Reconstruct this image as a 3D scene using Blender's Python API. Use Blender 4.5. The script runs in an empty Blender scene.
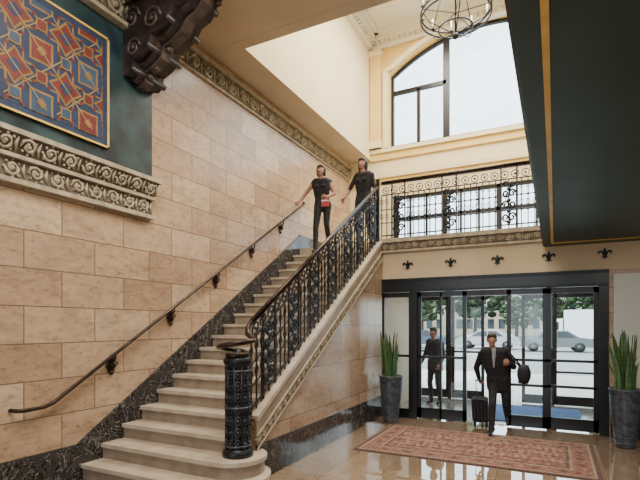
import bpy, math, random
import numpy as np
from mathutils import Vector, Matrix
random.seed(4)
pi=math.pi
V=Vector
C=bpy.context.scene.collection

# ------------------------------------------------------------------ materials
def newmat(name):
    m=bpy.data.materials.new(name); m.use_nodes=True
    nt=m.node_tree; bs=nt.nodes['Principled BSDF']
    return m,nt,bs
def N(nt,t,**k):
    n=nt.nodes.new(t)
    for a,b in k.items(): setattr(n,a,b)
    return n
def plain(name,col,rough=.5,metal=0,emit=0):
    m,nt,bs=newmat(name)
    bs.inputs['Base Color'].default_value=(*col,1); bs.inputs['Roughness'].default_value=rough
    bs.inputs['Metallic'].default_value=metal
    if emit:
        bs.inputs['Emission Color'].default_value=(*col,1); bs.inputs['Emission Strength'].default_value=emit
    return m
def ramp(nt,stops):
    r=N(nt,'ShaderNodeValToRGB'); e=r.color_ramp.elements
    e[0].position=stops[0][0]; e[0].color=(*stops[0][1],1)
    e[1].position=stops[-1][0]; e[1].color=(*stops[-1][1],1)
    for p,c in stops[1:-1]:
        x=e.new(p); x.color=(*c,1)
    return r
def noisy(name,c1,c2,scale=4,rough=.5,metal=0,bump=0,detail=6,lo=.35,hi=.65,stretch=None):
    m,nt,bs=newmat(name)
    tc=N(nt,'ShaderNodeTexCoord'); src=tc.outputs['Object']
    if stretch:
        mp=N(nt,'ShaderNodeMapping'); mp.inputs['Scale'].default_value=stretch
        nt.links.new(src,mp.inputs[0]); src=mp.outputs[0]
    no=N(nt,'ShaderNodeTexNoise'); no.inputs['Scale'].default_value=scale; no.inputs['Detail'].default_value=detail
    nt.links.new(src,no.inputs['Vector'])
    r=ramp(nt,[(lo,c1),(hi,c2)]); nt.links.new(no.outputs[0],r.inputs[0]); nt.links.new(r.outputs[0],bs.inputs['Base Color'])
    bs.inputs['Roughness'].default_value=rough; bs.inputs['Metallic'].default_value=metal
    if bump:
        b=N(nt,'ShaderNodeBump'); b.inputs['Strength'].default_value=bump; b.inputs['Distance'].default_value=.02
        nt.links.new(no.outputs[0],b.inputs['Height']); nt.links.new(b.outputs[0],bs.inputs['Normal'])
    return m
def brick(name,axes,w,h,cols,mort,msize=.004,offset=.5,rough=.4,nscale=1.5,ns_amt=.35,fine=.0):
    m,nt,bs=newmat(name)
    tc=N(nt,'ShaderNodeTexCoord'); sp=N(nt,'ShaderNodeSeparateXYZ'); nt.links.new(tc.outputs['Object'],sp.inputs[0])
    cb=N(nt,'ShaderNodeCombineXYZ')
    nt.links.new(sp.outputs[axes[0]],cb.inputs[0]); nt.links.new(sp.outputs[axes[1]],cb.inputs[1])
    br=N(nt,'ShaderNodeTexBrick'); br.offset=offset; br.inputs['Scale'].default_value=1
    br.inputs['Brick Width'].default_value=w; br.inputs['Row Height'].default_value=h
    br.inputs['Mortar Size'].default_value=msize; br.inputs['Mortar Smooth'].default_value=.1
    br.inputs['Color1'].default_value=(0,0,0,1); br.inputs['Color2'].default_value=(1,1,1,1); br.inputs['Mortar'].default_value=(.5,.5,.5,1)
    nt.links.new(cb.outputs[0],br.inputs['Vector'])
    r=ramp(nt,[(i/(len(cols)-1),c) for i,c in enumerate(cols)])
    nt.links.new(br.outputs[0],r.inputs[0])
    no=N(nt,'ShaderNodeTexNoise'); no.inputs['Scale'].default_value=nscale; no.inputs['Detail'].default_value=9; no.inputs['Roughness'].default_value=.7; no.inputs['Distortion'].default_value=.6
    mp=N(nt,'ShaderNodeMapping'); mp.inputs['Scale'].default_value=(1,1,2.2); nt.links.new(tc.outputs['Object'],mp.inputs[0])
    ad=N(nt,'ShaderNodeVectorMath',operation='MULTIPLY_ADD'); nt.links.new(br.outputs[0],ad.inputs[0]); ad.inputs[1].default_value=(17,23,31); nt.links.new(mp.outputs[0],ad.inputs[2])
    nt.links.new(ad.outputs[0],no.inputs['Vector'])
    nr=ramp(nt,[(.3,(1-ns_amt,1-ns_amt*1.1,1-ns_amt*1.15)),(.5,(.95,.94,.93)),(.7,(1.12,1.1,1.07))]); nt.links.new(no.outputs[0],nr.inputs[0])
    mx=N(nt,'ShaderNodeMix',data_type='RGBA',blend_type='MULTIPLY'); mx.inputs[0].default_value=1
    nt.links.new(r.outputs[0],mx.inputs[6]); nt.links.new(nr.outputs[0],mx.inputs[7])
    res=mx.outputs[2]
    if fine:
        n2=N(nt,'ShaderNodeTexNoise'); n2.inputs['Scale'].default_value=9; n2.inputs['Detail'].default_value=8; n2.inputs['Roughness'].default_value=.75
        nt.links.new(ad.outputs[0],n2.inputs['Vector'])
        r2=ramp(nt,[(.36,(1-fine,1-fine*1.1,1-fine*1.2)),(.46,(.97,.96,.95)),(.62,(1.08,1.07,1.05))]); nt.links.new(n2.outputs[0],r2.inputs[0])
        m3=N(nt,'ShaderNodeMix',data_type='RGBA',blend_type='MULTIPLY'); m3.inputs[0].default_value=1
        nt.links.new(res,m3.inputs[6]); nt.links.new(r2.outputs[0],m3.inputs[7]); res=m3.outputs[2]
    m2=N(nt,'ShaderNodeMix',data_type='RGBA'); nt.links.new(br.outputs['Fac'],m2.inputs[0])
    nt.links.new(res,m2.inputs[6]); m2.inputs[7].default_value=(*mort,1)
    nt.links.new(m2.outputs[2],bs.inputs['Base Color']); bs.inputs['Roughness'].default_value=rough
    return m
def marble(name,base,vein,scale=3,rough=.15):
    m,nt,bs=newmat(name)
    tc=N(nt,'ShaderNodeTexCoord')
    no=N(nt,'ShaderNodeTexNoise'); no.inputs['Scale'].default_value=scale; no.inputs['Detail'].default_value=9; no.inputs['Distortion'].default_value=1.8; no.inputs['Roughness'].default_value=.62
    nt.links.new(tc.outputs['Object'],no.inputs['Vector'])
    r=ramp(nt,[(.34,base),(.42,tuple(c*3 for c in base)),(.425,tuple(c*.6 for c in vein)),(.43,base),(.49,base),(.502,vein),(.514,tuple(c*2 for c in base)),(.62,tuple(c*2.6 for c in base))])
    nt.links.new(no.outputs[0],r.inputs[0]); nt.links.new(r.outputs[0],bs.inputs['Base Color'])
    bs.inputs['Roughness'].default_value=rough
    return m
def glassmat(name,fac=.02):
    m,nt,bs=newmat(name); nt.nodes.remove(bs)
    o=nt.nodes['Material Output']; t=N(nt,'ShaderNodeBsdfTransparent'); t.inputs[0].default_value=(.95,.98,.97,1)
    g=N(nt,'ShaderNodeBsdfGlossy'); g.inputs['Roughness'].default_value=.02
    x=N(nt,'ShaderNodeMixShader'); x.inputs[0].default_value=fac
    nt.links.new(t.outputs[0],x.inputs[1]); nt.links.new(g.outputs[0],x.inputs[2]); nt.links.new(x.outputs[0],o.inputs[0])
    return m

trav=[(.36,.24,.155),(.53,.39,.265),(.41,.28,.185),(.58,.44,.305),(.44,.30,.20),(.50,.365,.245),(.45,.31,.21),(.55,.405,.28)]
M_travL=brick('travertine_yz',(1,2),.84,.40,trav,(.16,.10,.06),.006,.5,.24,1.8,.32,.34)
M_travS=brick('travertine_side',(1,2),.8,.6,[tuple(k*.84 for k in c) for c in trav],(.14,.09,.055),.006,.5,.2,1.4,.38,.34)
M_travB=brick('travertine_xz',(0,2),.84,.40,trav,(.16,.105,.065),.006,.5,.35,1.6,.30,.28)
M_floor=brick('polished_floor',(0,1),.62,.62,[(.22,.155,.10),(.30,.215,.145),(.26,.185,.12)],(.14,.095,.06),.004,0,.03,1.2,.3,.2)
M_floor.node_tree.nodes['Principled BSDF'].inputs['Coat Weight'].default_value=1.0
M_floor.node_tree.nodes['Principled BSDF'].inputs['Coat Roughness'].default_value=.02
M_cream=noisy('cream_plaster',(.58,.47,.31),(.64,.52,.35),1.5,.8)
M_yellow=noisy('yellow_plaster',(.72,.50,.16),(.78,.55,.19),1.5,.8)
M_pale=noisy('pale_plaster',(.76,.64,.40),(.80,.68,.44),1.2,.8)
M_beige=noisy('beige_plaster',(.54,.44,.30),(.60,.49,.34),1.5,.8)
M_white=noisy('white_plaster',(.78,.74,.64),(.82,.78,.68),1.5,.8)
M_teal=noisy('teal_venetian',(.008,.020,.030),(.04,.088,.098),2.6,.32,detail=10,bump=.10,lo=.38,hi=.7)
M_green=noisy('dark_green_paint',(.010,.032,.028),(.015,.046,.040),2,.5)
M_gold=noisy('gold_paint',(.70,.45,.08),(.85,.58,.13),6,.45)
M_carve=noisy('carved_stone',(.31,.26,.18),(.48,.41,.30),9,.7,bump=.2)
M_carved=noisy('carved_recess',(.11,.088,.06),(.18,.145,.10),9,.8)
M_dkmarb=marble('dark_marble',(.014,.013,.013),(.30,.28,.25),3.2)
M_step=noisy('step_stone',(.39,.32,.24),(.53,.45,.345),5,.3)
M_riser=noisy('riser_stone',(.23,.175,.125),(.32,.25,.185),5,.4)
M_iron=noisy('wrought_iron',(.010,.012,.015),(.030,.032,.038),12,.38,.6)
M_ironhi=noisy('iron_blue_grey',(.03,.035,.045),(.09,.10,.12),20,.4,.5)
M_bronze=noisy('dark_bronze',(.025,.016,.012),(.06,.04,.028),10,.28,.7)
M_black=plain('black_frame',(.006,.006,.007),.3)
M_glass=glassmat('glass')
M_wood=noisy('dark_wood',(.010,.007,.008),(.042,.028,.028),7,.38,bump=.5)
M_woodhi=noisy('worn_wood_edge',(.035,.024,.022),(.09,.062,.052),9,.4)
M_cwhite=plain('frosted_panel',(.58,.60,.55),.4)

# ------------------------------------------------------------------ mesh builder
class B:
    def __init__(s): s.v=[];s.f=[];s.mi=[];s.sm=[];s.mats=[]
    def m(s,m):
        if m not in s.mats: s.mats.append(m)
        return s.mats.index(m)
    def add(s,vs,fs,m,smooth=False):
        o=len(s.v); k=s.m(m); s.v+= [tuple(v) for v in vs]
        for f in fs: s.f.append(tuple(i+o for i in f)); s.mi.append(k); s.sm.append(smooth)
    def box(s,x0,x1,y0,y1,z0,z1,m):
        vs=[(x,y,z) for z in (z0,z1) for y in (y0,y1) for x in (x0,x1)]
        s.add(vs,[(0,2,3,1),(4,5,7,6),(0,1,5,4),(2,6,7,3),(0,4,6,2),(1,3,7,5)],m)
    def obox(s,c,U,W,H,m):
        c=V(c);U=V(U);W=V(W);H=V(H)
        vs=[c+a*U+b*W+d*H for d in (-1,1) for b in (-1,1) for a in (-1,1)]
        s.add(vs,[(0,2,3,1),(4,5,7,6),(0,1,5,4),(2,6,7,3),(0,4,6,2),(1,3,7,5)],m)
    def prism(s,poly,vec,m,smooth=False):
        n=len(poly); vec=V(vec); vs=[V(p) for p in poly]+[V(p)+vec for p in poly]
        fs=[tuple(range(n))[::-1],tuple(range(n,2*n))]+[(i,(i+1)%n,n+(i+1)%n,n+i) for i in range(n)]
        s.add(vs,fs,m,smooth)
    def tube(s,pts,r,m,seg=6,closed=False,flat=None):
        pts=[V(p) for p in pts]; n=len(pts)
        rr=r if isinstance(r,(list,tuple)) else [r]*n
        T=[]
        for i in range(n):
            if closed: t=pts[(i+1)%n]-pts[i-1]
            else: t=pts[min(i+1,n-1)]-pts[max(i-1,0)]
            T.append(t.normalized() if t.length>1e-9 else V((0,0,1)))
        up=V((0,0,1)) if abs(T[0].z)<.9 else V((1,0,0))
        nrm=(up-T[0]*up.dot(T[0])).normalized(); vs=[]
        for i in range(n):
            nrm=nrm-T[i]*nrm.dot(T[i])
            nrm=nrm.normalized() if nrm.length>1e-6 else T[i].orthogonal().normalized()
            bn=T[i].cross(nrm)
            for k in range(seg):
                a=2*pi*(k+.5)/seg
                vs.append(pts[i]+(nrm*math.cos(a)+bn*math.sin(a))*rr[i])
        fs=[]
        for i in range(n if closed else n-1):
            j=(i+1)%n
            for k in range(seg):
                l=(k+1)%seg; fs.append((i*seg+k,i*seg+l,j*seg+l,j*seg+k))
        if not closed: fs+= [tuple(range(seg))[::-1],tuple((n-1)*seg+k for k in range(seg))]
        s.add(vs,fs,m,seg>4)
    def sph(s,c,r,m,seg=10,rings=6,R=None):
        if not isinstance(r,(tuple,list)): r=(r,r,r)
        c=V(c); vs=[V((0,0,r[2]))]
        for i in range(1,rings):
            p=pi*i/rings
            for k in range(seg):
                a=2*pi*k/seg; vs.append(V((r[0]*math.sin(p)*math.cos(a),r[1]*math.sin(p)*math.sin(a),r[2]*math.cos(p))))
        vs.append(V((0,0,-r[2])))
        if R: vs=[R@v for v in vs]
        vs=[v+c for v in vs]; fs=[(0,1+k,1+(k+1)%seg) for k in range(seg)]
        for i in range(rings-2):
            for k in range(seg):
                a=1+i*seg+k;b=1+i*seg+(k+1)%seg; fs.append((a,a+seg,b+seg,b))
        L=len(vs)-1; o=1+(rings-2)*seg
        fs+=[(L,o+(k+1)%seg,o+k) for k in range(seg)]
        s.add(vs,fs,m,True)
    def lathe(s,prof,c,m,seg=24,smooth=True):
        c=V(c); vs=[];n=len(prof)
        for r,z in prof:
            for k in range(seg):
                a=2*pi*k/seg; vs.append(c+V((r*math.cos(a),r*math.sin(a),z)))
        fs=[(i*seg+k,i*seg+(k+1)%seg,(i+1)*seg+(k+1)%seg,(i+1)*seg+k) for i in range(n-1) for k in range(seg)]
        fs+=[tuple(range(seg))[::-1],tuple((n-1)*seg+k for k in range(seg))]
        s.add(vs,fs,m,smooth)
    def build(s,name,center=False,parent=None):
        me=bpy.data.meshes.new(name); vs=s.v
        o=bpy.data.objects.new(name,me)
        if center:
            a=np.array(vs); mn=a.min(0);mx=a.max(0); c=((mn[0]+mx[0])/2,(mn[1]+mx[1])/2,mn[2])
            vs=[(v[0]-c[0],v[1]-c[1],v[2]-c[2]) for v in vs]; o.location=c
        me.from_pydata(vs,[],s.f)
        for m in s.mats: me.materials.append(m)
        me.polygons.foreach_set('material_index',s.mi); me.polygons.foreach_set('use_smooth',s.sm)
        me.update(); C.objects.link(o)
        if parent: o.parent=parent
        return o
def spiral(c,U,W,r0,r1,turns,a0,n=14,sgn=1):
    c=V(c);U=V(U);W=V(W); out=[]
    for i in range(n+1):
        t=i/n; a=a0+sgn*turns*2*pi*t; r=r0+(r1-r0)*t
        out.append(c+U*math.cos(a)*r+W*math.sin(a)*r)
    return out
def scroll_strip(b,o,U,W,Nn,length,h,m,pitch=None,n=10):
    o=V(o);U=V(U).normalized();W=V(W).normalized();Nn=V(Nn).normalized()
    pitch=pitch or h*1.15; k=max(1,int(length/pitch)); p=length/k
    for i in range(k):
        sg=1 if i%2 else -1
        c=o+U*(p*(i+.5))+W*(h*.5)
        b.tube(spiral(c,U,W,h*.40,h*.12,1.25,pi,n,sg),[h*(.05+.06*abs(math.sin(j*1.9))) for j in range(n+1)],m,5)
        b.sph(c,(h*.13,)*3,m,6,4)
        for da in (.7,1.5,2.4,3.2,3.9,4.7,5.4):
            rr_=random.uniform(.36,.47)
            q=c+(U*math.cos(da)+W*math.sin(da))*h*rr_
            b.sph(q,h*random.uniform(.05,.10),m,5,3)
        b.tube([c+U*p*.5-W*h*.38*sg,c+U*p*.42+W*0,c+U*p*.5+W*h*.36*sg],[h*.03,h*.09,h*.03],m,5)

# ------------------------------------------------------------------ layout constants
XW=-4.95; XS=-3.12; YB=8.8; ZB=3.45; YW=11.6; ZS=6.15; XWELL=-4.35; ZC=9.4
RISE=ZB/19; RUN=5.2/18; Y0=3.6
nose=lambda y: RISE+(y-Y0)*RISE/RUN

# walls, floor, ceiling
b=B(); b.box(-5.2,5.2,-4,YB+.2,-.1,0,M_floor); b.build('floor')
b=B(); b.box(-5.2,XW,-4,YW+.25,-.05,ZS+.1,M_travL); b.build('wall_left')
b=B(); b.box(XW,XW+.012,-4,4.66,3.7,ZS+.1,M_teal); b.build('wall_left_upper')
# unseen wall added behind the camera to cut fill light, with tall openings
b=B(); b.box(-5.2,-4.3,-4.2,-4,0,ZS+.2,M_cream); b.box(-4.3,5.2,-4.2,-4,4.6,ZS+.2,M_cream); b.box(-4.3,5.2,-4.2,-4,0,.8,M_cream)
for x0,x1 in ((-2.6,-1.8),(-.1,5.2)): b.box(x0,x1,-4.2,-4,.8,4.6,M_cream)
b.build('wall_front_light_block')
# stepped baseboard on left
b=B(); b.box(XW,XW+.03,-4,3.53,0,.42,M_dkmarb)
b.prism([(XW,3.53,0),(XW,8.8,nose(8.8)-.25),(XW,8.8,nose(8.8)+.28),(XW,3.53,.42)],(.03,0,0),M_dkmarb)
b.box(XW,XW+.03,8.8,YW,ZB,ZB+.3,M_dkmarb); b.build('baseboard_left')
# back wall (entrance wall)
OX0,OX1,OZ=XS,.78,2.7
b=B(); b.box(XS-.05,5.2,YB,YB+.2,OZ,ZB-.22,M_cream); b.box(OX1,5.2,YB,YB+.2,0,OZ,M_travB); b.build('wall_back')
b=B(); b.box(OX1+.02,5.2,YB-.02,YB,0,.42,M_dkmarb); b.build('baseboard_back')
b=B(); b.box(OX1+.06,2.2,YB-.03,YB,.43,2.62,M_cwhite); b.build('frosted_wall_panel')
# landing slab + balcony fascia
b=B(); b.box(XW,5.2,YB,YW,ZB-.22,ZB,M_step); b.build('floor_balcony')
b=B(); b.box(XS+.04,-.165,YB-.05,YB,ZB-.18,ZB-.04,M_carved); b.box(XS+.04,-.165,YB-.09,YB+.02,ZB-.04,ZB+.04,M_carve)
b.box(XS+.04,-.165,YB-.07,YB,ZB-.23,ZB-.19,M_carve)
scroll_strip(b,(XS+.05,YB-.055,ZB-.18),(1,0,0),(0,0,1),(0,-1,0),2.88,.13,M_carve,n=8); b.build('trim_balcony')
# window wall with arch
AX0,AX1,AZ0,ASP,ARISE=-3.83,.75,6.4,8.28,.78
axc=(AX0+AX1)/2; hw=(AX1-AX0)/2; AR=(hw*hw+ARISE**2)/(2*ARISE); acz=ASP+ARISE-AR
arch=lambda x: acz+math.sqrt(max(AR*AR-(x-axc)**2,0))
b=B(); y0,y1=YW,YW+.3
b.box(-5.2,AX0,y0,y1,AZ0,ZC+.1,M_yellow); b.box(AX1,5.2,y0,y1,AZ0,ZC+.1,M_yellow)
n=28
for i in range(n):
    xa=AX0+(AX1-AX0)*i/n; xb=AX0+(AX1-AX0)*(i+1)/n
    b.prism([(xa,y0,arch(xa)),(xb,y0,arch(xb)),(xb,y0,ZC+.1),(xa,y0,ZC+.1)],(0,.3,0),M_yellow)
b.box(-5.2,5.2,y0,y1,5.12,AZ0,M_pale); b.box(-5.2,-3.75,y0,y1,0,5.12,M_pale); b.box(1.0,5.2,y0,y1,0,5.12,M_pale)
b.box(-3.75,1.0,y0,y1,2.7,3.55,M_pale)
b.build('wall_far')
b=B()
b.box(XWELL,5,YW-.1,YW,AZ0-.12,AZ0-.02,M_pale); b.box(XWELL,5,YW-.05,YW,AZ0-.3,AZ0-.12,M_yellow); b.box(XW,5,YW-.09,YW,5.62,5.74,M_pale); b.box(XW,5,YW-.05,YW,5.5,5.62,M_yellow)
b.build('trim_1')
b=B()
pts=[(AX0-.1,YW-.03,AZ0)]+[(AX0-.1+(AX1-AX0+.2)*i/24,YW-.03,arch(max(AX0,min(AX1,AX0-.1+(AX1-AX0+.2)*i/24)))+.1) for i in range(25)]+[(AX1+.1,YW-.03,AZ0)]
b.tube(pts,.09,M_pale,4); b.build('trim_arch')
b=B(); b.box(XWELL+.02,XWELL+.32,YW-.14,YW,AZ0,ZC-.45,M_yellow); b.box(XWELL,XWELL+.34,YW-.17,YW,ZC-.6,ZC-.45,M_pale)
b.box(XWELL,XWELL+.34,YW-.17,YW,AZ0,AZ0+.18,M_pale); b.build('trim_pilaster')
# well
b=B(); b.box(XWELL-.2,XWELL,5.8,YW,ZS,ZC+.1,M_pale); b.build('wall_well_left')
b=B(); b.box(XWELL,5.2,5.8,6.0,ZS,ZC+.1,M_pale); b.build('wall_well_front')
b=B(); b.box(5.0,5.2,-4,YW,0,ZC+.1,M_cream); b.build('wall_right')
b=B(); b.box(XWELL-.2,5.2,5.8,YW+.3,ZC,ZC+.15,M_white); b.build('ceiling_well')
b=B()
for (d,z0,z1) in ((.30,ZC-.1,ZC),(.2,ZC-.24,ZC-.1),(.1,ZC-.4,ZC-.24)):
    b.box(XWELL,XWELL+d,6.0,YW,z0,z1,M_white); b.box(XWELL,5,YW-d,YW,z0,z1,M_white); b.box(XWELL,5,6.0,6.0+d,z0,z1,M_white)
for i in range(40):
    y=6.2+i*.135; b.box(XWELL+.1,XWELL+.18,y,y+.07,ZC-.3,ZC-.24,M_white)
for i in range(66):
    x=XWELL+.2+i*.135; b.box(x,x+.07,YW-.18,YW-.1,ZC-.3,ZC-.24,M_white)
b.build('trim_crown')
b=B(); b.box(XW,XWELL-.2,5.8,YW,ZS,ZS+.1,M_beige); b.box(XW,5.0,4.7,5.8,ZS,ZS+.1,M_beige); b.box(XWELL-.2,XWELL,5.8,YW,ZS-.004,ZS,M_beige);b.box(XWELL,5,5.8,6.0,ZS-.004,ZS,M_beige); b.build('ceiling_soffit')
b=B(); b.box(XW,5.0,-4,4.7,ZS+.1,ZS+.2,M_beige); b.build('ceiling')
# mezzanine green soffit
b=B(); b.box(-.165,5.0,-4,YB,3.13,3.45,M_green)
b.box(-.055,-.022,-4,8.46,3.120,3.13,M_gold); b.box(-.022,5,8.42,8.46,3.120,3.13,M_gold)
b.box(-.185,-.165,-4,YB-.1,3.13,3.17,M_wood)
b.build('ceiling_mezzanine')

# frieze on left wall
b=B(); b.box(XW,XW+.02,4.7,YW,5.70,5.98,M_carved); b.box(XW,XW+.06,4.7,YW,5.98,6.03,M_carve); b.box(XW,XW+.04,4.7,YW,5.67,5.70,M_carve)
scroll_strip(b,(XW+.025,4.72,5.71),(0,1,0),(0,0,1),(1,0,0),6.85,.26,M_carve); b.build('trim_frieze')
# big two tier cornice under teal wall
b=B()
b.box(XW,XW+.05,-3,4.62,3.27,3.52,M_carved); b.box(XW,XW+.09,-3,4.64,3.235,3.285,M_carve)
b.box(XW,XW+.10,-3,4.65,3.49,3.53,M_carve)
b.prism([(XW,-3,3.53),(XW+.07,-3,3.53),(XW+.16,-3,3.71),(XW,-3,3.71)],(0,7.65,0),M_carved)
b.box(XW,XW+.19,-3,4.68,3.71,3.76,M_carve)
scroll_strip(b,(XW+.06,.5,3.29),(0,1,0),(0,0,1),(1,0,0),4.1,.2,M_carve)
scroll_strip(b,(XW+.09,.5,3.53),(0,1,0),(.4,0,.9),(1,0,0),4.14,.20,M_carve,n=12)
b.build('trim_cornice')
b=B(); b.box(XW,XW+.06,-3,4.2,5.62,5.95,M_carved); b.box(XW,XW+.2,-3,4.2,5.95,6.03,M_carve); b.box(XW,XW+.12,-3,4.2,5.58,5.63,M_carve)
scroll_strip(b,(XW+.07,1.2,5.64),(0,1,0),(.1,0,1),(1,0,0),3.0,.3,M_carve); b.box(XW,XW+.35,-3,4.2,6.03,6.25,M_carve); b.build('trim_ceiling_cornice')
# beam with carved corbel
b=B()
b.box(XW,5.0,4.18,4.70,6.0,ZS+.1,M_wood)
prof=[(0,5.0),(.10,4.98),(.18,5.04),(.19,5.15),(.32,5.19),(.45,5.27),(.49,5.40),(.62,5.44),(.77,5.52),(.86,5.64),(1.0,5.68),(1.10,5.78),(1.10,6.0),(0,6.0)]
b.prism([(XW+x,4.18,z) for x,z in prof],(0,.52,0),M_wood)
b.prism([(XW+x*1.04,4.27,z-.04) for x,z in prof],(0,.34,0),M_wood)
b.prism([(XW+x*1.07,4.37,z-.07) for x,z in prof],(0,.14,0),M_woodhi)
for (cx,cz,r) in ((.2,5.3,.12),(.52,5.58,.15),(.9,5.84,.13),(.17,5.68,.15),(.55,5.86,.10)):
    for yy in (4.175,4.705):
        b.tube(spiral((XW+cx,yy,cz),(1,0,0),(0,0,1),r,.03,1.6,0),.02,M_woodhi,5)
        b.sph((XW+cx,yy,cz),.035,M_woodhi,8,5)
for x,z in ((.18,5.04),(.45,5.27),(.77,5.52),(1.08,5.78)):
    b.tube([(XW+x,4.16,z),(XW+x,4.72,z)],.04,M_wood,10)
for i in range(10):
    t=i/9; x=.1+t*.95; z=4.95+.82*t
    b.sph((XW+x*1.05,4.44,z),(.05,.05,.04),M_woodhi,8,5)
for yy in (4.15,4.73):
    b.box(XW,-3.8,yy-.02,yy+.02,5.94,6.02,M_woodhi); b.box(XW,-3.8,yy-.01,yy+.01,5.88,5.91,M_woodhi)
b.build('carved_corbel_beam')

# painted panel
P_och=noisy('paint_ochre',(.22,.12,.03),(.31,.175,.05),8,.6)
P_blue=noisy('paint_blue',(.007,.02,.06),(.014,.038,.10),6,.55)
P_lb=noisy('paint_light_blue',(.02,.05,.10),(.035,.08,.14),6,.55)
P_red=noisy('paint_red',(.12,.012,.010),(.18,.024,.016),8,.55)
P_crm=noisy('paint_strap',(.26,.17,.07),(.36,.25,.11),8,.6)
b=B(); px=XW+.02
py0,py1,pz0,pz1=1.5,3.94,3.97,5.32
b.box(XW+.01,px+.02,py0,py1,pz0,pz1,P_blue)
b.box(XW+.01,px+.035,py0,py1,pz0,pz0+.022,M_gold);b.box(XW+.01,px+.035,py0,py1,pz1-.022,pz1,M_gold);b.box(XW+.01,px+.035,py1-.022,py1,pz0,pz1,M_gold);b.box(XW+.01,px+.035,py0,py0+.022,pz0,pz1,M_gold)
iy0,iy1,iz0,iz1=py0+.09,py1-.09,pz0+.09,pz1-.09
b.box(px+.02,px+.022,iy0,iy1,iz0,iz1,P_blue)
U=(iz1-iz0)/2.1
def star(cy,cz,r,k,m,d,a0=0,inner=.7):
    pts=[]
    for i in range(2*k):
        a=a0+pi*i/k; q=r if i%2==0 else r*inner
        y=min(max(cy+math.cos(a)*q,iy0),iy1); z=min(max(cz+math.sin(a)*q,iz0),iz1); pts.append((px+d,y,z))
    b.prism(pts,(.002,0,0),m)
ny=int((iy1-iy0)/U)+2
for i in range(-1,ny):
    for j in range(-1,4):
        cy=iy1-U*(i+.35); cz=iz0+U*(j+.2)
        if iy0-.1<cy<iy1+.1 and iz0-.1<cz<iz1+.1:
            star(cy,cz,U*.50,8,P_och,.022,0,.80); star(cy,cz,U*.455,8,P_blue,.024,0,.78)
            star(cy,cz,U*.33,4,P_och,.026,pi/4,.70); star(cy,cz,U*.28,4,P_lb if (i+j)%2 else P_red,.027,pi/4,.66); star(cy,cz,U*.10,4,P_och,.03)
            for a in range(8):
                aa=pi/8+a*pi/4; star(cy+math.cos(aa)*U*.39,cz+math.sin(aa)*U*.39,U*.045,4,P_red,.027)
        cy=iy1-U*(i+.85); cz=iz0+U*(j+.7)
        if iy0-.1<cy<iy1+.1 and iz0-.1<cz<iz1+.1:
            star(cy,cz,U*.36,4,P_och,.0225,0,.62); star(cy,cz,U*.30,4,P_red,.0255,0,.6); star(cy,cz,U*.14,4,P_blue,.028,0,.7)
        for (oy,oz) in ((.85,.2),(.35,.7)):
            cy=iy1-U*(i+oy); cz=iz0+U*(j+oz)
            if iy0<cy<iy1 and iz0<cz<iz1:
                star(cy,cz,U*.15,4,P_och,.0285,pi/4,.8); star(cy,cz,U*.11,4,P_red if oy<.5 else P_lb,.031,pi/4,.8)
def seg(p,q):
    for t0 in range(20):
        a=V(p).lerp(V(q),t0/20); c=V(p).lerp(V(q),(t0+1)/20)
        if all(iy0<=w.y<=iy1 and iz0<=w.z<=iz1 for w in (a,c)): b.tube([a,c],.009,P_crm,4)
for k in range(-12,14):
    yy=iy1-U*(k+.15); seg((px+.026,yy,iz0),(px+.026,yy-(iz1-iz0),iz1)); seg((px+.026,yy,iz0),(px+.026,yy+(iz1-iz0),iz1))
b.build('wall_painting')

# ------------------------------------------------------------------ staircase
b=B()
def curtail(cx,cy,R,y0,zb,zt):
    def plan(g):
        pts=[(XW+.03,y0-g)]
        for i in range(15):
            a=-pi/2+(pi/2+.95)*i/14; pts.append((cx+math.cos(a)*(R+g),cy+math.sin(a)*(R+g)))
        pts.append((XS+.0,cy+math.sin(.95)*R+.12)); pts.append((XS-.1,cy+.6)); pts.append((XW+.03,cy+.6)); return pts
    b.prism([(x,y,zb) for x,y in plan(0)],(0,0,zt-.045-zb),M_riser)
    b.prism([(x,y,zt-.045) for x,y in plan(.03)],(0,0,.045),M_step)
curtail(-3.22,4.07,.47,Y0,0,RISE)
curtail(-3.18,4.07+.12,.33,Y0+RUN-.02,RISE,2*RISE)
for i in range(2,18):
    y=Y0+i*RUN; z=(i+1)*RISE
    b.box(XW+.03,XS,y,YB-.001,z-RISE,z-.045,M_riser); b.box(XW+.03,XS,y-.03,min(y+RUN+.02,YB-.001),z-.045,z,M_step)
b.box(XW+.03,XS,YB-.03,YB-.001,ZB-.22,ZB,M_step)
b.build('staircase')
XF=XS+.06
b=B(); ys=4.42
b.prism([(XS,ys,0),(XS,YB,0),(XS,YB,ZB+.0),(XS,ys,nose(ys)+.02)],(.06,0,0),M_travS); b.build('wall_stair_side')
b=B(); b.box(XF,XF+.02,ys,YB,0,.42,M_dkmarb); b.build('baseboard_stair_side')
b=B()
ye=YB-.05
def band(h0,h1,x0,x1,m,ya=ys,yb=None):
    yb=yb or ye
    b.prism([(x0,ya,nose(ya)+h0),(x0,yb,nose(yb)+h0),(x0,yb,nose(yb)+h1),(x0,ya,nose(ya)+h1)],(x1-x0,0,0),m)
band(0,.06,XS-.04,XF+.035,M_step); band(-.16,0,XF,XF+.015,M_riser); band(-.32,-.17,XF,XF+.018,M_carved); band(-.18,-.160,XF,XF+.035,M_carve); band(-.335,-.315,XF,XF+.03,M_carve)
L=math.hypot(ye-ys,nose(ye)-nose(ys)); dU=V((0,ye-ys,nose(ye)-nose(ys)))/L
scroll_strip(b,(XF+.02,ys,nose(ys)-.305),dU,(0,-dU.z,dU.y),(1,0,0),L,.12,M_carve,n=8)
b.build('trim_stringer')

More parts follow.
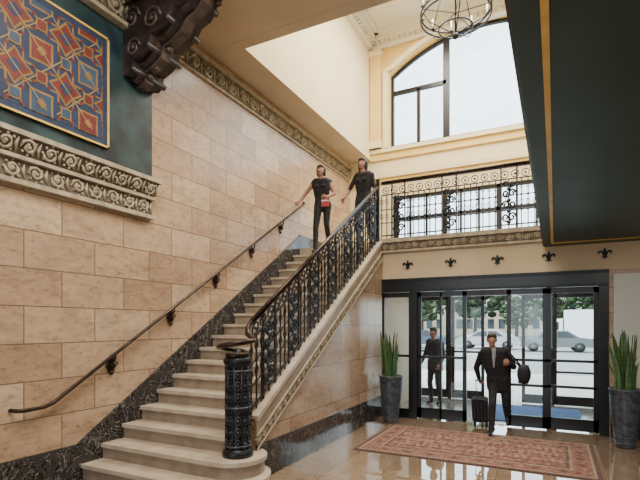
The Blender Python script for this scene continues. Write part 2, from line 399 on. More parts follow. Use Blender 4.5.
# balustrades
def balustrade(b,P,s0,s1,H=1.08,ornate=(),rail=.03):
    hm=.87
    b.tube([P(s0,H),P(s1,H)],rail,M_bronze,8)
    for h,r in ((.07,.016),(hm,.014),(H-.04,.012),(.58,.010),(.32,.010)):
        b.tube([P(s0,h),P(s1,h)],r,M_iron,4)
    n=int(abs(s1-s0)/.105); st=(s1-s0)/n
    for i in range(n+1):
        s=s0+st*i
        if any(abs(s-o)<.15 for o in ornate): continue
        b.tube([P(s,.0),P(s,hm)],.0115,M_iron,4)
        b.sph(P(s,.58),.022,M_iron,6,4); b.sph(P(s,.32),.020,M_iron,6,4)
        for (hc,sg) in ((.45,1),(.74,-1)):
            b.tube([P(s+math.cos(a)*.03,hc+math.sin(a)*.05) for a in [2*pi*k/8 for k in range(8)]],.007,M_iron,4,closed=True)
    n2=int(abs(s1-s0)/.16)
    for i in range(n2):
        s=s0+(s1-s0)*(i+.5)/n2
        cc=[P(s+math.cos(a)*.062,hm+.085+math.sin(a)*.062) for a in [2*pi*k/10 for k in range(10)]]
        b.tube(cc,.010,M_iron,4,closed=True); b.sph(P(s,hm+.085),.022,M_ironhi,6,4)
    for o in ornate:
        for sx in (-.13,.13): b.tube([P(o+sx,.0),P(o+sx,H-.02)],.017,M_iron,4)
        for sg in (-1,1):
            for (hc,r,a0) in ((.2,.085,0),(.42,.075,pi),(.62,.075,0),(.78,.06,pi)):
                pts=[]
                for k in range(13):
                    t=k/12; a=a0+sg*t*2*pi*1.3; q=r*(1-.75*t)
                    pts.append(P(o+sg*.05+math.cos(a)*q*.8,hc+math.sin(a)*q))
                b.tube(pts,.017,M_iron,5)
        b.tube([P(o,.0),P(o,hm)],.015,M_iron,4)
        for hc in (.12,.31,.5,.7): b.sph(P(o,hc),.038,M_ironhi,8,5)
b=B()
PS=lambda y,h: V((XS+.0,y,nose(y)+.06+h))
balustrade(b,PS,4.42,8.68,ornate=[4.8,5.4,6.0,6.6,7.2,7.8,8.4])
b.box(XS-.03,XS+.03,8.68,8.74,ZB+.0,ZB+1.22,M_iron)
p0=PS(4.42,1.08); nx,ny_=XS+.0,4.17
vol=[PS(4.75,1.08),p0,V((XS,4.36,p0.z-.06)),V((XS+.03,4.30,p0.z-.14))]
for k in range(30):
    t=k/29; a=.12*pi-t*2*pi*1.55; r=.225-.15*t
    vol.append(V((nx-.02+math.cos(a)*r,ny_-.02+math.sin(a)*r,p0.z-.20-.15*min(1,t*1.6)-.02*t)))
b.tube(vol,.030,M_bronze,8)
zb=2*RISE; zt=1.44-zb
b.lathe([(.17,0),(.17,.05),(.145,.08),(.125,.10),(.125,zt-.11),(.145,zt-.08),(.16,zt-.05),(.16,zt-.01),(.10,zt+.02),(.035,zt+.04),(.03,zt+.1)],(nx,ny_,zb),M_iron,20)
for k in range(10):
    a=2*pi*k/10; c=V((math.cos(a),math.sin(a),0))
    b.tube([V((nx,ny_,zb+.08))+c*.132,V((nx,ny_,zb+zt-.08))+c*.132],.012,M_iron,5)
    a2=a+pi/10; c2=V((math.cos(a2),math.sin(a2),0)); t2=V((-math.sin(a2),math.cos(a2),0))
    for j in range(7):
        z=zb+.15+j*(zt-.3)/6.2; q=V((nx,ny_,z))+c2*.134
        b.tube([q+t2*math.cos(x)*.03+V((0,0,1))*math.sin(x)*.048 for x in [2*pi*i/8 for i in range(8)]],.007,M_ironhi,4,closed=True)
        b.sph(q,.017,M_ironhi,6,4)
for z in (.12,zt*.5,zt-.14): b.tube([V((nx+.14*math.cos(t),ny_+.14*math.sin(t),zb+z)) for t in [2*pi*k/20 for k in range(20)]],.013,M_ironhi,5,closed=True)
b.build('stair_balustrade')
b=B()
PB=lambda x,h: V((x,YB-.03,ZB+.04+h))
balustrade(b,PB,XS+.06,-.2,H=1.12,ornate=[-2.72,-1.75,-.72])
b.build('balcony_balustrade')

# wall handrail
b=B(); hx=XW+.09
rz=lambda y: .935+.614*(y-3.17)
b.tube([(XW,2.80,.93),(hx-.03,2.82,.925),(hx,2.88,.92),(hx,3.1,.925),(hx,3.2,.955),(hx,8.86,rz(8.86)),(hx-.03,8.93,rz(8.93)),(XW,8.96,rz(8.96))],.022,M_bronze,8)
for y in (4,5,6,7,8):
    z=rz(y)
    b.tube([(hx,y,z-.01),(hx,y,z-.06),(hx-.03,y,z-.10),(XW+.01,y,z-.12)],.012,M_bronze,6)
    b.tube(spiral((XW+.05,y,z-.15),(1,0,0),(0,0,1),.045,.012,1.3,pi/2),.009,M_bronze,5)
    b.box(XW,XW+.015,y-.045,y+.045,z-.23,z-.05,M_bronze)
    for dz in (-.24,-.14,-.04): b.sph((XW+.02,y,z+dz),(.02,.035,.03),M_bronze,8,5)
    for s_ in (-1,1): b.tube(spiral((XW+.02,y+s_*.05,z-.14),(0,1,0),(0,0,1),.045,.01,1.2,0,sgn=s_),.008,M_bronze,5)
b.build('wall_handrail')

# fleur-de-lis
def fleur(x,z):
    b=B(); y=YB-.0145; s=.1
    def blade(pts): b.prism([(x+p[0]*s,y,z+p[1]*s) for p in pts],(0,.014,0),M_iron)
    blade([(0,1.1),(.18,.75),(.25,.45),(.16,.1),(.09,-.1),(-.09,-.1),(-.16,.1),(-.25,.45),(-.18,.75)])
    for g in (-1,1):
        b.tube([(x+g*.1*s,y-.006,z-.1*s),(x+g*.35*s,y-.006,z+.25*s),(x+g*.62*s,y-.006,z+.48*s),(x+g*.88*s,y-.006,z+.35*s),(x+g*.9*s,y-.006,z+.08*s),(x+g*.72*s,y-.006,z+.05*s)],[.011,.017,.018,.018,.013,.007],M_iron,6)
        b.tube([(x+g*.08*s,y,z-.2*s),(x+g*.25*s,y,z-.5*s),(x+g*.5*s,y,z-.6*s)],[.01,.012,.005],M_iron,6)
    b.box(x-.36*s,x+.36*s,y-.006,y+.014,z-.2*s,z-.05*s,M_iron)
    blade([(0,-1),(.14,-.5),(.09,-.15),(-.09,-.15),(-.14,-.5)])
    return b.build('fleur_de_lis',True)
for k in range(5): fleur(-2.54+.815*k,2.95)

# ------------------------------------------------------------------ entrance doors
def leaf(name,x0,x1,y,z0=.02,z1=2.36,rails=(),muntins=(),st=.07,bot=.2,hx=None):
    b=B(); d=.045
    b.box(x0,x0+st,y,y+d,z0,z1,M_black); b.box(x1-st,x1,y,y+d,z0,z1,M_black)
    b.box(x0,x1,y,y+d,z0,z0+bot,M_black); b.box(x0,x1,y,y+d,z1-.09,z1,M_black)
    for r in rails: b.box(x0,x1,y,y+d,r-.022,r+.022,M_black)
    for q in muntins: b.box(q-.018,q+.018,y,y+d,z0,z1,M_black)
    b.box(x0+st,x1-st,y+.018,y+.024,z0+bot,z1-.09,M_glass)
    if hx:
        b.tube([(hx,y-.0,.95),(hx,y-.05,.97),(hx,y-.05,1.35),(hx,y-.0,1.37)],.012,M_ironhi,6)
    return b.build(name)
b=B()
b.box(OX0,OX1,YB-.02,YB+.14,2.44,OZ,M_black); b.box(OX0,OX1,YB-.045,YB-.02,2.44,2.48,M_iron); b.box(OX0,OX1,YB-.045,YB-.02,2.65,2.70,M_iron)
for x0,x1 in ((OX0,OX0+.05),(-2.5,-2.36),(.64,OX1)): b.box(x0,x1,YB-.02,YB+.14,0,2.44,M_black)
b.box(OX0+.05,-2.5,YB,YB+.1,0,.12,M_black); b.build('trim_entrance_frame')
leaf('window_1',OX0+.05,-2.5,YB+.04,.12,2.43,(1.2,),(),.035,.05)
leaf('door_1',-2.36,-1.45,YB+.04,.02,2.43,(1.19,),(-1.92,),hx=-1.49)
leaf('door_2',-.76,-.12,YB+.04,.02,2.43,(.75,1.19),(),hx=None)
leaf('door_3',-.13,.64,YB+.09,.02,2.43,(.75,1.19),(),hx=None)
# vestibule
M_vest=plain('vestibule_wall',(.44,.36,.27),.6); M_mat=noisy('blue_mat',(.02,.06,.18),(.04,.11,.28),30,.9)
M_vfl=plain('vestibule_floor',(.18,.17,.16),.15)
b=B(); b.box(-3.3,1.2,YB+.2,YW+.3,-.1,0,M_vfl); b.build('floor_vestibule')
b=B(); b.box(-3.35,-3.17,YB+.2,YW,0,3.23,M_vest); b.build('wall_vestibule_left')
b=B(); b.box(1.0,1.18,YB+.2,YW,0,3.23,M_vest); b.build('wall_vestibule_right')
b=B(); b.box(-3.17,1.0,YB+.2,YW,2.75,2.8,M_white); b.build('ceiling_vestibule')
b=B(); b.box(-1.35,.45,9.3,11.2,0,.015,M_mat); b.build('door_mat')
b=B(); b.box(-3.17,1.0,YW,YW+.12,2.5,2.7,M_black)
for x in (-3.17,-2.35,-.1,.92): b.box(x,x+.09,YW,YW+.12,0,2.5,M_black)
b.build('trim_outer_frame')
leaf('window_2',-3.08,-2.35,YW+.03,.02,2.5,(1.15,),(),.05,.2)
leaf('door_4',-2.26,-1.5,YW+.03,.02,2.49,(1.15,),())
leaf('door_5',-.68,-.1,YW+.03,.02,2.49,(),())
leaf('window_3',-.01,.92,YW+.03,.02,2.5,(.75,),(),.05,.2)
# second floor windows behind balcony
b=B()
for z in (3.55,4.5,5.04): b.box(-3.75,1.0,YW+.05,YW+.13,z,z+.08,M_black)
x=-3.75
k=0
while x<1.0:
    b.box(x,x+(.12 if k%3==0 else .05),YW+.05,YW+.13,3.55,5.12,M_black); x+=.42; k+=1
b.box(-3.75,1.0,YW+.09,YW+.095,3.55,5.12,M_glass); b.build('window_4')
# arch window
b=B(); fy0,fy1=YW+.12,YW+.2
pts=[(AX0+.03,YW+.16,AZ0)]+[(AX0+.03+(AX1-AX0-.06)*i/24,YW+.16,arch(AX0+.03+(AX1-AX0-.06)*i/24)-.03) for i in range(25)]+[(AX1-.03,YW+.16,AZ0)]
b.tube(pts,.06,M_black,4)
b.box(AX0,AX1,fy0,fy1,AZ0,AZ0+.08,M_black)
for x,w,t in ((-3.11,.04,7.85),(-2.41,.08,None),(.0,.06,None),(.4,.03,7.85)):
    b.box(x-w,x+w,fy0,fy1,AZ0,(t or arch(x)),M_black)
b.box(AX0,-2.41,fy0,fy1,7.80,7.90,M_black); b.box(0,AX1,fy0,fy1,7.82,7.89,M_black)
b.add([(p[0],YW+.165,p[2]) for p in pts],[tuple(range(len(pts)))],M_glass); b.build('window_5')

# ------------------------------------------------------------------ rug
R_red=noisy('rug_red',(.13,.035,.025),(.27,.16,.11),14,.95,detail=8,lo=.4,hi=.6)
R_bd=noisy('rug_border',(.22,.13,.085),(.15,.05,.035),30,.95,lo=.42,hi=.58)
R_dk=noisy('rug_dark',(.05,.026,.028),(.12,.055,.04),30,.95)
R_lt=noisy('rug_light',(.31,.235,.165),(.23,.14,.10),30,.95)
b=B(); rx0,rx1,ry0,ry1=-2.6,.50,6.22,8.08
b.box(rx0,rx1,ry0,ry1,0,.012,R_dk)
for d,m,z in ((.05,R_lt,.013),(.08,R_bd,.014),(.30,R_lt,.015),(.33,R_dk,.016),(.37,R_red,.017)):
    b.box(rx0+d,rx1-d,ry0+d,ry1-d,.012,z,m)
def dia(cx,cy,a,c,m,z=.0178,k=8):
    b.prism([(cx+math.cos(2*pi*i/k)*a*(1 if i%2==0 else .7),cy+math.sin(2*pi*i/k)*c*(1 if i%2==0 else .7),z-.001) for i in range(k)],(0,0,.0015),m)
mx_,my_=(rx0+rx1)/2,(ry0+ry1)/2
for i in range(17):
    for yy in (ry0+.19,ry1-.19): dia(rx0+.25+i*.163,yy,.06,.06,R_dk if i%2 else R_red,.0158)
for i in range(8):
    for xx in (rx0+.19,rx1-.19): dia(xx,ry0+.38+i*.165,.06,.06,R_dk if i%2 else R_red,.0158)
for i in range(-13,14):
    for j in range(-5,6):
        x_=mx_+i*.09+(j%2)*.045; y_=my_+j*.10
        dia(x_+random.uniform(-.01,.01),y_,random.uniform(.022,.04),random.uniform(.025,.04),(R_lt,R_dk,R_bd)[(i*3+j*2)%3],k=(8,12)[i%2])
for i in range(59):
    y_=ry0+.015+i*.0315
    for xx,s_ in ((rx0,-1),(rx1,1)): b.tube([(xx,y_,.006),(xx+s_*.05,y_+random.uniform(-.008,.008),.004)],.003,R_lt,4)
b.build('oriental_rug',True)

# ------------------------------------------------------------------ potted plants
M_pot=noisy('pot_glaze',(.025,.035,.05),(.08,.095,.12),14,.3)
M_soil=plain('soil',(.03,.02,.015),.9)
M_leaf=noisy('snake_leaf',(.018,.06,.022),(.07,.15,.05),14,.4,stretch=(1,1,5))
M_leafe=noisy('snake_leaf_edge',(.15,.22,.07),(.25,.28,.10),14,.4)
def plant(x,y):
    b=B()
    b.lathe([(.125,0),(.135,.02),(.155,.2),(.185,.45),(.205,.7),(.21,.83),(.222,.84),(.222,.86),(.2,.86),(.195,.80),(.0,.80)],(x,y,0),M_pot,28)
    for j in range(9): b.lathe([(.14+j*.008,0),(.149+j*.008,.01),(.14+j*.008,.02)],(x,y,.06+j*.085),M_pot,28)
    b.lathe([(.19,0),(.0,.01)],(x,y,.80),M_soil,16)
    for i in range(30):
        a=random.random()*2*pi; r=random.random()*.13; hgt=random.uniform(.45,.95); lean=random.uniform(.02,.18)*(r/.12)
        c=V((x+math.cos(a)*r,y+math.sin(a)*r,.79)); d=V((math.cos(a),math.sin(a),0)); tw=random.random()*pi
        vs=[];n=9
        for k in range(n):
            t=k/(n-1); w=.034*(math.sin(pi*min(.5+t*.2,1)) if t<.5 else 1)*(1-(t**4))+.002
            th=tw+t*.9; sd=V((math.cos(th),math.sin(th),0)); nn=V((-math.sin(th),math.cos(th),0))
            q=c+V((0,0,hgt*t))+d*(lean*t*t+.01*math.sin(t*6+i))
            vs+=[q-sd*w,q-sd*w*.8,q+nn*.008,q+sd*w*.8,q+sd*w,q-nn*.004]
        e=[];g=[]
        for k in range(n-1):
            for j in range(6):
                f=(k*6+j,k*6+(j+1)%6,(k+1)*6+(j+1)%6,(k+1)*6+j)
                (e if j in (0,3) else g).append(f)
        b.add(vs,g,M_leaf,True); b.add(vs,e,M_leafe,True)
    return b.build('potted_snake_plant',True)
plant(-2.72,8.3); plant(.93,8.15)

# ------------------------------------------------------------------ chandelier
b=B(); M_can=plain('candle_sleeve',(.75,.68,.5),.5); M_bulb=plain('bulb_warm',(1,.8,.5),.4,emit=4)
cx,cy=-1.62,8.7
def ring(r,z,t): b.tube([(cx+r*math.cos(2*pi*k/40),cy+r*math.sin(2*pi*k/40),z) for k in range(40)],t,M_iron,5,closed=True)
ring(.62,7.43,.018);ring(.62,7.53,.018);ring(.30,7.22,.016);ring(.30,8.2,.014)
b.tube([(cx,cy,7.1),(cx,cy,ZC)],.016,M_iron,6); b.sph((cx,cy,7.08),.06,M_iron); b.lathe([(.1,0),(.12,.04),(.03,.1)],(cx,cy,ZC-.12),M_iron,16)
for k in range(10):
    a=2*pi*k/10; d=V((math.cos(a),math.sin(a),0)); c0=V((cx,cy,0))
    if k%2==0:
        b.tube([c0+d*.3+V((0,0,8.2)),c0+d*.45+V((0,0,7.9)),c0+d*.62+V((0,0,7.53))],.010,M_iron,5)
        b.tube([c0+d*.62+V((0,0,7.43)),c0+d*.5+V((0,0,7.28)),c0+d*.3+V((0,0,7.22)),c0+V((0,0,7.1))],.011,M_iron,5)
        b.tube([c0+d*.62+V((0,0,7.5)),c0+V((0,0,7.5))],.009,M_iron,4)
    b.lathe([(.01,0),(.045,.015),(.04,.025),(.016,.03)],c0+d*.62+V((0,0,7.53)),M_iron,10)
    b.tube([c0+d*.62+V((0,0,7.55)),c0+d*.62+V((0,0,7.69))],.014,M_can,8)
    b.sph(c0+d*.62+V((0,0,7.72)),(.016,.016,.03),M_bulb,8,6)
b.build('chandelier')

# ------------------------------------------------------------------ people
SK=plain('skin',(.34,.17,.115),.5); HD=plain('hair_dark',(.012,.008,.006),.45); HB=plain('hair_brown',(.022,.012,.008),.5)
BK=noisy('black_cloth',(.006,.006,.008),(.016,.016,.02),20,.85); CH=noisy('charcoal_cloth',(.03,.03,.035),(.05,.05,.058),20,.85)
WH=plain('white_shirt',(.70,.70,.71),.7); GY=plain('grey_shirt',(.28,.28,.30),.8); SH=plain('shoe_leather',(.008,.007,.007),.3); LP=plain('lip',(.30,.08,.07),.5); EY=plain('eye_dark',(.02,.015,.012),.2); EW=plain('eye_white',(.6,.58,.55),.3)
RD=plain('red_leather',(.36,.02,.02),.4)
def person(name,loc,rot,J,legm,topm,armm,forem,shoem,hair,hairlong,jacket=0,shirt=None,female=True,scale=1,curl=(1.,1.)):
    prims=[]
    def cap(a,c,ra,rb,m): prims.append((V(a),V(c),ra,rb,m))
    pel=V(J['pel']); nk=V(J['neck'])
    W=(.105,.085,.10,.125) if female else (.10,.095,.125,.15)
    D=(.105,.08,.095,.085) if female else (.10,.095,.105,.095)
    n=12; low=pel-V((0,0,.05+jacket))
    for i in range(n+1):
        t=i/n
        c=low.lerp(nk-V((0,0,.06)),t); k=t*3; j=min(int(k),2); f=k-j
        w=W[j]*(1-f)+W[j+1]*f; d=D[j]*(1-f)+D[j+1]*f
        if jacket and t<.3: d+=.012; w+=.008
        w=max(w-d*.25,.02)
        cap(c-V((w,0,0)),c+V((w,0,0)),d,d,topm)
    if female:
        ch=low.lerp(nk,.72)
        for g in (-1,1): cap(ch+V((g*.07,-.06,0)),ch+V((g*.07,-.05,-.02)),.055,.055,topm)
    for sd in ('R','L'):
        g=-1 if sd=='R' else 1
        hip=pel+V((g*.09,0,-.02)); kn=V(J['kn'+sd]); an=V(J['an'+sd]); to=V(J['to'+sd])
        cap(hip,kn,.09,.058,legm); cap(kn,kn.lerp(an,.35)+V((0,.012,0)),.056,.056,legm); cap(kn.lerp(an,.35)+V((0,.012,0)),an,.055,.04 if not jacket else .05,legm)
        cap(an,an+V((0,.03,-.04)),.036,.034,shoem); cap(an+V((0,0,-.035)),to,.036,.028,shoem)
        sh=V(J['sh'+sd]); el=V(J['el'+sd]); wr=V(J['wr'+sd])
        e=.012 if jacket else 0
        cap(nk-V((0,0,.05)),sh,.055,.056+e,topm); cap(sh,el,.05+e,.038+e,armm); cap(el,wr,.038+e,.025+e,forem)
    hd=V(J['head'])
    cap(nk-V((0,0,.06)),hd+V((0,.01,-.06)),.052 if female else .06,.046,SK)
    cap(hd+V((0,.012,.030)),hd+V((0,-.008,.0)),.073,.07,SK); cap(hd+V((0,-.02,-.03)),hd+V((0,-.045,-.075)),.058,.032,SK)
    cap(hd+V((0,-.072,.012)),hd+V((0,-.092,-.022)),.009,.014,SK)
    for g in (-1,1): cap(hd+V((g*.076,.01,.01)),hd+V((g*.072,.008,-.022)),.013,.009,SK)
    cap(hd+V((0,.020,.052)),hd+V((0,.030,.02)),.080,.080,hair)
    cap(hd+V((-.026,-.022,.076)),hd+V((.026,-.022,.076)),.041,.041,hair)
    if hairlong:
        for g in (-1,0,1): cap(hd+V((g*.056,.028,.03)),hd+V((g*.062,.045,-.02-hairlong)),.046,.032,hair)
    else:
        cap(hd+V((0,.045,.0)),hd+V((0,.045,-.04)),.055,.045,hair)
    if shirt:
        a=nk+V((0,-.075,-.02)); cap(a,a+V((0,-.04,-.28)),.035,.012,shirt)
    t=B()
    for a,c,ra,rb,m in prims:
        if (c-a).length>1e-4: t.tube([a,c],[ra,rb],m,14)
        t.sph(a,ra,m,14,10); t.sph(c,rb,m,14,10)
    tmp=t.build('tmp'); md=tmp.modifiers.new('r','REMESH'); md.mode='VOXEL'; md.voxel_size=.0085
    sm=tmp.modifiers.new('s','SMOOTH'); sm.factor=.5; sm.iterations=3
    dg=bpy.context.evaluated_depsgraph_get(); me=bpy.data.meshes.new_from_object(tmp.evaluated_get(dg))
    co=np.empty(len(me.vertices)*3); me.vertices.foreach_get('co',co); co=co.reshape(-1,3)
    faces=[tuple(p.vertices) for p in me.polygons]; fc=np.array([co[list(f)].mean(0) for f in faces])
    best=np.full(len(fc),1e9); lab=np.zeros(len(fc),int)
    for k,(a,c,ra,rb,m) in enumerate(prims):
        A=np.array(a);Cc=np.array(c);d=Cc-A; L2=max((d*d).sum(),1e-9)
        tt=np.clip(((fc-A)@d)/L2,0,1); dist=np.linalg.norm(fc-(A+tt[:,None]*d),axis=1)-(ra+(rb-ra)*tt)
        w=dist<best; best[w]=dist[w]; lab[w]=k
    bpy.data.objects.remove(tmp)
    o=B(); o.v=[tuple(c) for c in co]
    for f,l in zip(faces,lab): o.f.append(f); o.mi.append(o.m(prims[l][4])); o.sm.append(True)
    for g in (-1,1):
        o.sph(hd+V((g*.028,-.071,.008)),(.013,.008,.008),EW,8,6); o.sph(hd+V((g*.028,-.077,.008)),(.006,.005,.006),EY,8,6)
        o.tube([hd+V((g*.014,-.079,.026)),hd+V((g*.03,-.077,.030)),hd+V((g*.044,-.065,.024))],.004,hair,5)
    o.tube([hd+V((-.02,-.075,-.046)),hd+V((0,-.081,-.045)),hd+V((.02,-.075,-.046))],[.003,.006,.003],LP,6)
    for sd,cu in (('R',curl[0]),('L',curl[1])):
        g=-1 if sd=='R' else 1
        el=V(J['el'+sd]); wr=V(J['wr'+sd]); d=V(J.get('hd'+sd,tuple((wr-el)))).normalized()
        nrm=V(J.get('hn'+sd,(-g,0,0))); nrm=(nrm-d*nrm.dot(d)).normalized(); sdv=d.cross(nrm)
        if sdv.y>0: sdv=-sdv
        for q in (-.03,-.01,.01,.03):
            o.tube([wr-d*.02+sdv*q*.5,wr+d*.04+sdv*q,wr+d*.085+sdv*q],[.017,.016,.012],SK,8)
        for q,l in ((.032,.068),(.011,.078),(-.011,.072),(-.031,.056)):
            p=wr+d*.082+sdv*q; pts=[p]; ang=.2*cu
            for s_,fr in enumerate((.45,.32,.23)):
                ang+=.55*cu; p=p+(d*math.cos(ang)+nrm*math.sin(ang))*l*fr; pts.append(p)
            o.tube(pts,[.0095,.009,.008,.006],SK,7)
        p=wr+d*.02+sdv*.028
        o.tube([p,p+sdv*.025+d*.025+nrm*.01,p+sdv*.03+d*.05+nrm*.025*cu,p+sdv*.022+d*.07+nrm*.035*cu],[.013,.011,.0095,.007],SK,7)
    ob=o.build(name); ob.location=loc; ob.rotation_euler=(0,0,rot); ob.scale=(scale,)*3
    return ob
# man walking in, mid-stride, leaning slightly
Jm=dict(pel=(.02,.0,.90),neck=(-.06,-.13,1.42),head=(-.09,-.19,1.565),
 knR=(-.08,-.27,.52),anR=(-.10,-.34,.10),toR=(-.12,-.50,.06),knL=(.13,.0,.47),anL=(.16,.30,.26),toL=(.17,.23,.09),
 shR=(-.25,-.09,1.32),shL=(.13,-.11,1.38),elR=(-.34,.06,1.08),wrR=(-.30,.20,.88),elL=(.25,-.03,1.12),wrL=(.17,-.22,1.20),hnL=(-1,0,0),hnR=(1,0,0))
mx0,my0=-.87,8.40
person('man_walking',(mx0,my0,-.018),.12,Jm,BK,BK,BK,BK,SH,HB,0,jacket=.08,shirt=GY,female=False,scale=1.0,curl=(1.4,1.5))
b=B(); bc=V((mx0+.41,my0+.06,.98))
o_=[]
for k in range(16):
    a=2*pi*k/16; o_.append((bc.x-.08,bc.y+.19*math.copysign(abs(math.cos(a))**.5,math.cos(a)),bc.z+.15*math.copysign(abs(math.sin(a))**.5,math.sin(a))))
b.prism(o_,(.15,0,0),BK,True); b.sph(bc,(.11,.19,.17),BK,14,10)
b.tube([bc+V((-.05,-.1,.13)),(mx0+.26,my0-.14,1.22),(mx0+.13,my0-.13,1.43),(mx0+.13,my0+.0,1.41),bc+V((-.05,.1,.13))],.014,BK,6)
b.build('shoulder_bag',True,None)
b=B(); s0=V((mx0-.32,my0+.40,0)); tl=.35
ax=V((0,-math.sin(tl),math.cos(tl))); dp=V((0,math.cos(tl),math.sin(tl))); wdt=V((1,0,0))
cc=s0+ax*.31+dp*.02
for sw,sd_,sh_ in ((.12,.085,.20),(.135,.07,.21),(.10,.075,.225)): b.obox(cc,wdt*sw,dp*sd_,ax*sh_,BK)
for sx in (-.09,-.03,.03,.09): b.obox(cc-dp*.087+wdt*sx,wdt*.007,dp*.005,ax*.18,CH)
for sx in (-1,1):
    b.tube([s0+wdt*.10*sx-wdt*.02+ax*.045,s0+wdt*.10*sx+wdt*.02+ax*.045],.045,SH,12)
    b.tube([cc+wdt*.05*sx+ax*.2,cc+wdt*.05*sx+ax*.57],.007,M_ironhi,6)
b.tube([cc-wdt*.06+ax*.57,cc+wdt*.06+ax*.57],.014,BK,8)
b.build('rolling_suitcase',True)
# woman on stairs, hand on wall rail
wx,wy,wz=-4.36,8.78,3.45
Jw=dict(pel=(0,-.03,.84),neck=(-.02,-.09,1.33),head=(-.01,-.14,1.48),
 knR=(-.09,-.20,.34),anR=(-.08,-.26,-.095),toR=(-.09,-.37,-.145),knL=(.09,-.06,.44),anL=(.08,.13,.085),toL=(.09,.01,.035),
 shR=(-.18,-.08,1.26),shL=(.15,-.06,1.27),elR=(-.34,-.10,1.06),wrR=(-.44,-.16,.90),elL=(.24,-.03,1.03),wrL=(.14,-.21,.93),hdR=(-.5,-.6,-.25),hnR=(0,.2,-1),hnL=(-1,0,0))
person('woman_descending',(wx,wy,wz),.15,Jw,BK,BK,SK,SK,SH,HB,.05,female=True,scale=1.05,curl=(1.3,1.3))
b=B(); q=V((wx+.20,wy-.31,wz+.82)); b.obox(q,(.075,.02,0),(-.01,.025,0),(0,0,.065),RD); b.obox(q+V((0,0,.05)),(.077,.02,0),(-.01,.028,0),(0,0,.012),WH)
b.tube([q+V((-.05,0,.07)),q+V((-.03,.01,.13)),q+V((.03,.01,.13)),q+V((.05,0,.07))],.006,RD,6); b.build('handbag',True)
# second woman on the landing
Jn=dict(pel=(0,0,.90),neck=(0,-.02,1.40),head=(-.01,-.05,1.56),
 knR=(-.09,-.07,.47),anR=(-.08,-.04,.085),toR=(-.09,-.16,.035),knL=(.09,-.02,.47),anL=(.08,.08,.085),toL=(.09,-.04,.035),
 shR=(-.17,-.01,1.33),shL=(.17,-.01,1.33),elR=(-.25,-.04,1.08),wrR=(-.27,-.15,.90),elL=(.22,.02,1.07),wrL=(.22,-.10,.87))
Jn2=dict(Jn); Jn2.update(elR=(-.28,-.08,1.09),wrR=(-.33,-.19,.92),knL=(.09,.02,.47),anL=(.08,.16,.11),toL=(.09,.05,.04),knR=(-.09,-.12,.47))
person('woman_on_landing',(-3.55,9.05,ZB),-.1,Jn2,BK,BK,BK,SK,SH,HD,.14,female=True,scale=1.08)
person('visitor_in_vestibule',(-2.45,10.7,0),-.5,Jn,CH,CH,CH,CH,SH,HD,0,jacket=.08,shirt=CH,female=False,scale=1.04)

# ------------------------------------------------------------------ outside
G_con=noisy('concrete',(.46,.45,.42),(.56,.55,.52),3,.9); G_asp=noisy('asphalt',(.20,.20,.205),(.28,.28,.28),5,.9); G_gr=noisy('grass',(.06,.10,.035),(.11,.16,.06),4,.95)
b=B(); b.box(-60,60,YW+.3,19,-.12,-.02,G_con); b.build('ground_sidewalk')
b=B(); b.box(-60,60,19,58,-.12,-.04,G_asp)
for k in range(14): b.box(-30+k*4,-28+k*4,30,30.15,-.04,-.03,WH)
b.build('ground_street')
b=B(); b.box(-60,60,58,110,-.12,0,G_gr); b.build('ground_lawn')
def car(x,y,col,ang=0):
    b=B(); pm=plain('car_paint',col,.25); gl=plain('car_glass',(.02,.03,.04),.1); ty=plain('tyre',(.01,.01,.01),.7)
    pr=[(-2.2,.35),(-2.25,.75),(-2.0,.9),(-1.3,.95),(-.7,1.4),(.7,1.45),(1.4,1.0),(2.1,.92),(2.25,.7),(2.2,.35)]
    b.prism([(p[0],-.85,p[1]) for p in pr],(0,1.7,0),pm)
    for s_ in (-.86,.855):
        b.prism([(-1.15,s_,.97),(-.65,s_,1.34),(.0,s_,1.38),(.0,s_,.97)],(0,.006,0),gl); b.prism([(.08,s_,.97),(.08,s_,1.38),(.66,s_,1.38),(1.2,s_,.98)],(0,.006,0),gl)
    for wx_ in (-1.4,1.4):
        for s_ in (-.88,.68): b.tube([(wx_,s_,.33),(wx_,s_+.2,.33)],.33,ty,16); b.tube([(wx_,s_-.01,.33),(wx_,s_+.21,.33)],.18,M_ironhi,12)
    b.box(-2.27,-2.2,-.7,.7,.5,.65,WH)
    o=b.build('car'); o.location=(x,y,-.04); o.rotation_euler=(0,0,ang)
car(-4.6,38,(.30,.31,.33)); car(.0,36,(.10,.11,.13),.1); car(4.9,36,(.5,.5,.5)); car(-9.6,37,(.05,.07,.12)); car(-5.5,46,(.55,.56,.58),.05)
b=B(); ty=plain('tyre_truck',(.01,.01,.01),.7); gl=plain('truck_glass',(.02,.03,.04),.1)
b.box(-1.5,3.5,-1.1,1.1,.7,3.1,WH); b.prism([(-3.2,-1,.5),(-3.2,-1,1.4),(-2.8,-1,2.3),(-1.6,-1,2.4),(-1.6,-1,.5)],(0,2,0),WH); b.box(-2.7,-1.9,-1.01,-1.0,1.4,2.1,gl)
for wx_ in (-2.4,2.2):
    for s_ in (-1.05,.8): b.tube([(wx_,s_,.42),(wx_,s_+.25,.42)],.42,ty,16)
b.box(-1.6,3.5,-.9,.9,.5,.7,BK); o=b.build('delivery_truck'); o.location=(2.2,45,-.04)
M_fol=noisy('foliage',(.015,.035,.014),(.06,.10,.045),3,.8); M_bark=plain('bark',(.08,.05,.035),.9)
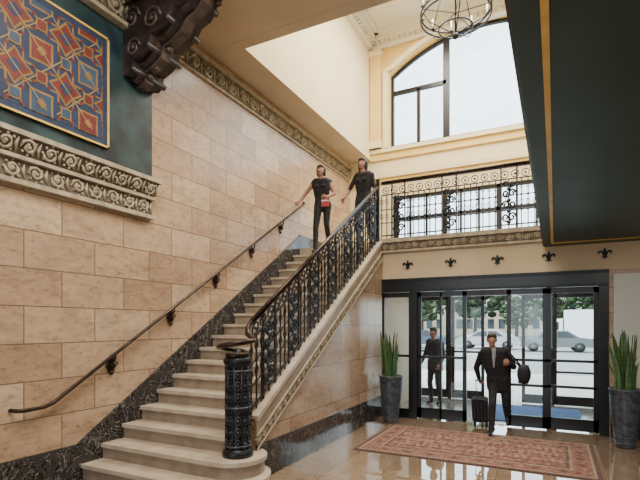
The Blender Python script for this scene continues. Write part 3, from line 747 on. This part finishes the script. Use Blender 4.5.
def tree(x,y,h):
    b=B(); b.tube([(x,y,0),(x+.1,y,h*.3),(x-.1,y,h*.6)],[.25,.2,.1],M_bark,8)
    for k in range(5):
        a=k*1.3; b.tube([(x,y,h*.3),(x+math.cos(a)*h*.2,y+math.sin(a)*h*.2,h*.6)],[.1,.04],M_bark,6)
    for k in range(260):
        a=random.random()*2*pi; e=random.random(); r=h*.36*math.sqrt(random.random())*math.sin(pi*(.15+.8*e))
        s_=random.uniform(.02,.055)*h
        b.sph((x+math.cos(a)*r,y+math.sin(a)*r,h*(.20+.75*e)),(s_,s_,s_*.7),M_fol,5,3)
    b.build('tree')
for x,y,h in ((-16,62,13),(-10,68,15),(-4.5,66,9),(0.5,70,11),(6,68,14),(11,60,12),(-24,64,14),(-15,34,8)): tree(x,y,h)
b=B(); M_bld=brick('building_brick',(0,2),.5,.2,[(.30,.26,.22),(.38,.33,.28)],(.4,.38,.34),.02)
b.box(-34,20,84,92,0,7,M_bld)
for k in range(30): b.box(-33+k*1.75,-32+k*1.75,83.95,84,1.2,2.8,gl); b.box(-33+k*1.75,-32+k*1.75,83.95,84,4.2,5.8,gl)
b.build('building')

# ------------------------------------------------------------------ light + camera
w=bpy.data.worlds.new('World'); bpy.context.scene.world=w; w.use_nodes=True
bg=w.node_tree.nodes['Background']; bg.inputs[0].default_value=(.80,.91,1.0,1); bg.inputs[1].default_value=5.0
def area(name,loc,rot,sx,sy,p,col=(1,.93,.82)):
    l=bpy.data.lights.new(name,'AREA'); l.shape='RECTANGLE'; l.size=sx; l.size_y=sy; l.energy=p; l.color=col
    o=bpy.data.objects.new(name,l); o.location=loc; o.rotation_euler=rot; C.objects.link(o); return o
area('well_fill',(-1.2,8.8,9.1),(0,0,0),4,3.5,880)  # added soft fill to brighten the well walls, no fixture there
area('lobby_fill',(-1.8,2.4,6.1),(0,0,0),3,3.4,420,(1,.90,.76))  # added fill above the view for the lobby and left wall
area('vestibule_fill',(-1.1,10.2,2.7),(0,0,0),3,1.5,50)  # added area lamp under the vestibule ceiling, no fixture modelled
area('mezzanine_fill',(1.6,5.0,3.1),(0,0,0),2,4,80)  # added fill below the green soffit, no fixture modelled
s=bpy.data.lights.new('sun','SUN'); s.energy=6; s.angle=.05; s.color=(1,.95,.86); so=bpy.data.objects.new('sun',s); so.rotation_euler=(math.radians(42),0,math.radians(-35)); C.objects.link(so)
cam=bpy.data.cameras.new('camera'); cam.sensor_width=36; cam.lens=465*36/640; cam.shift_y=85/640; cam.clip_end=300; cam.clip_start=.05
co=bpy.data.objects.new('camera',cam); co.location=(0,0,1.8); co.rotation_euler=(pi/2,0,math.radians(26.8)); C.objects.link(co)
bpy.context.scene.camera=co
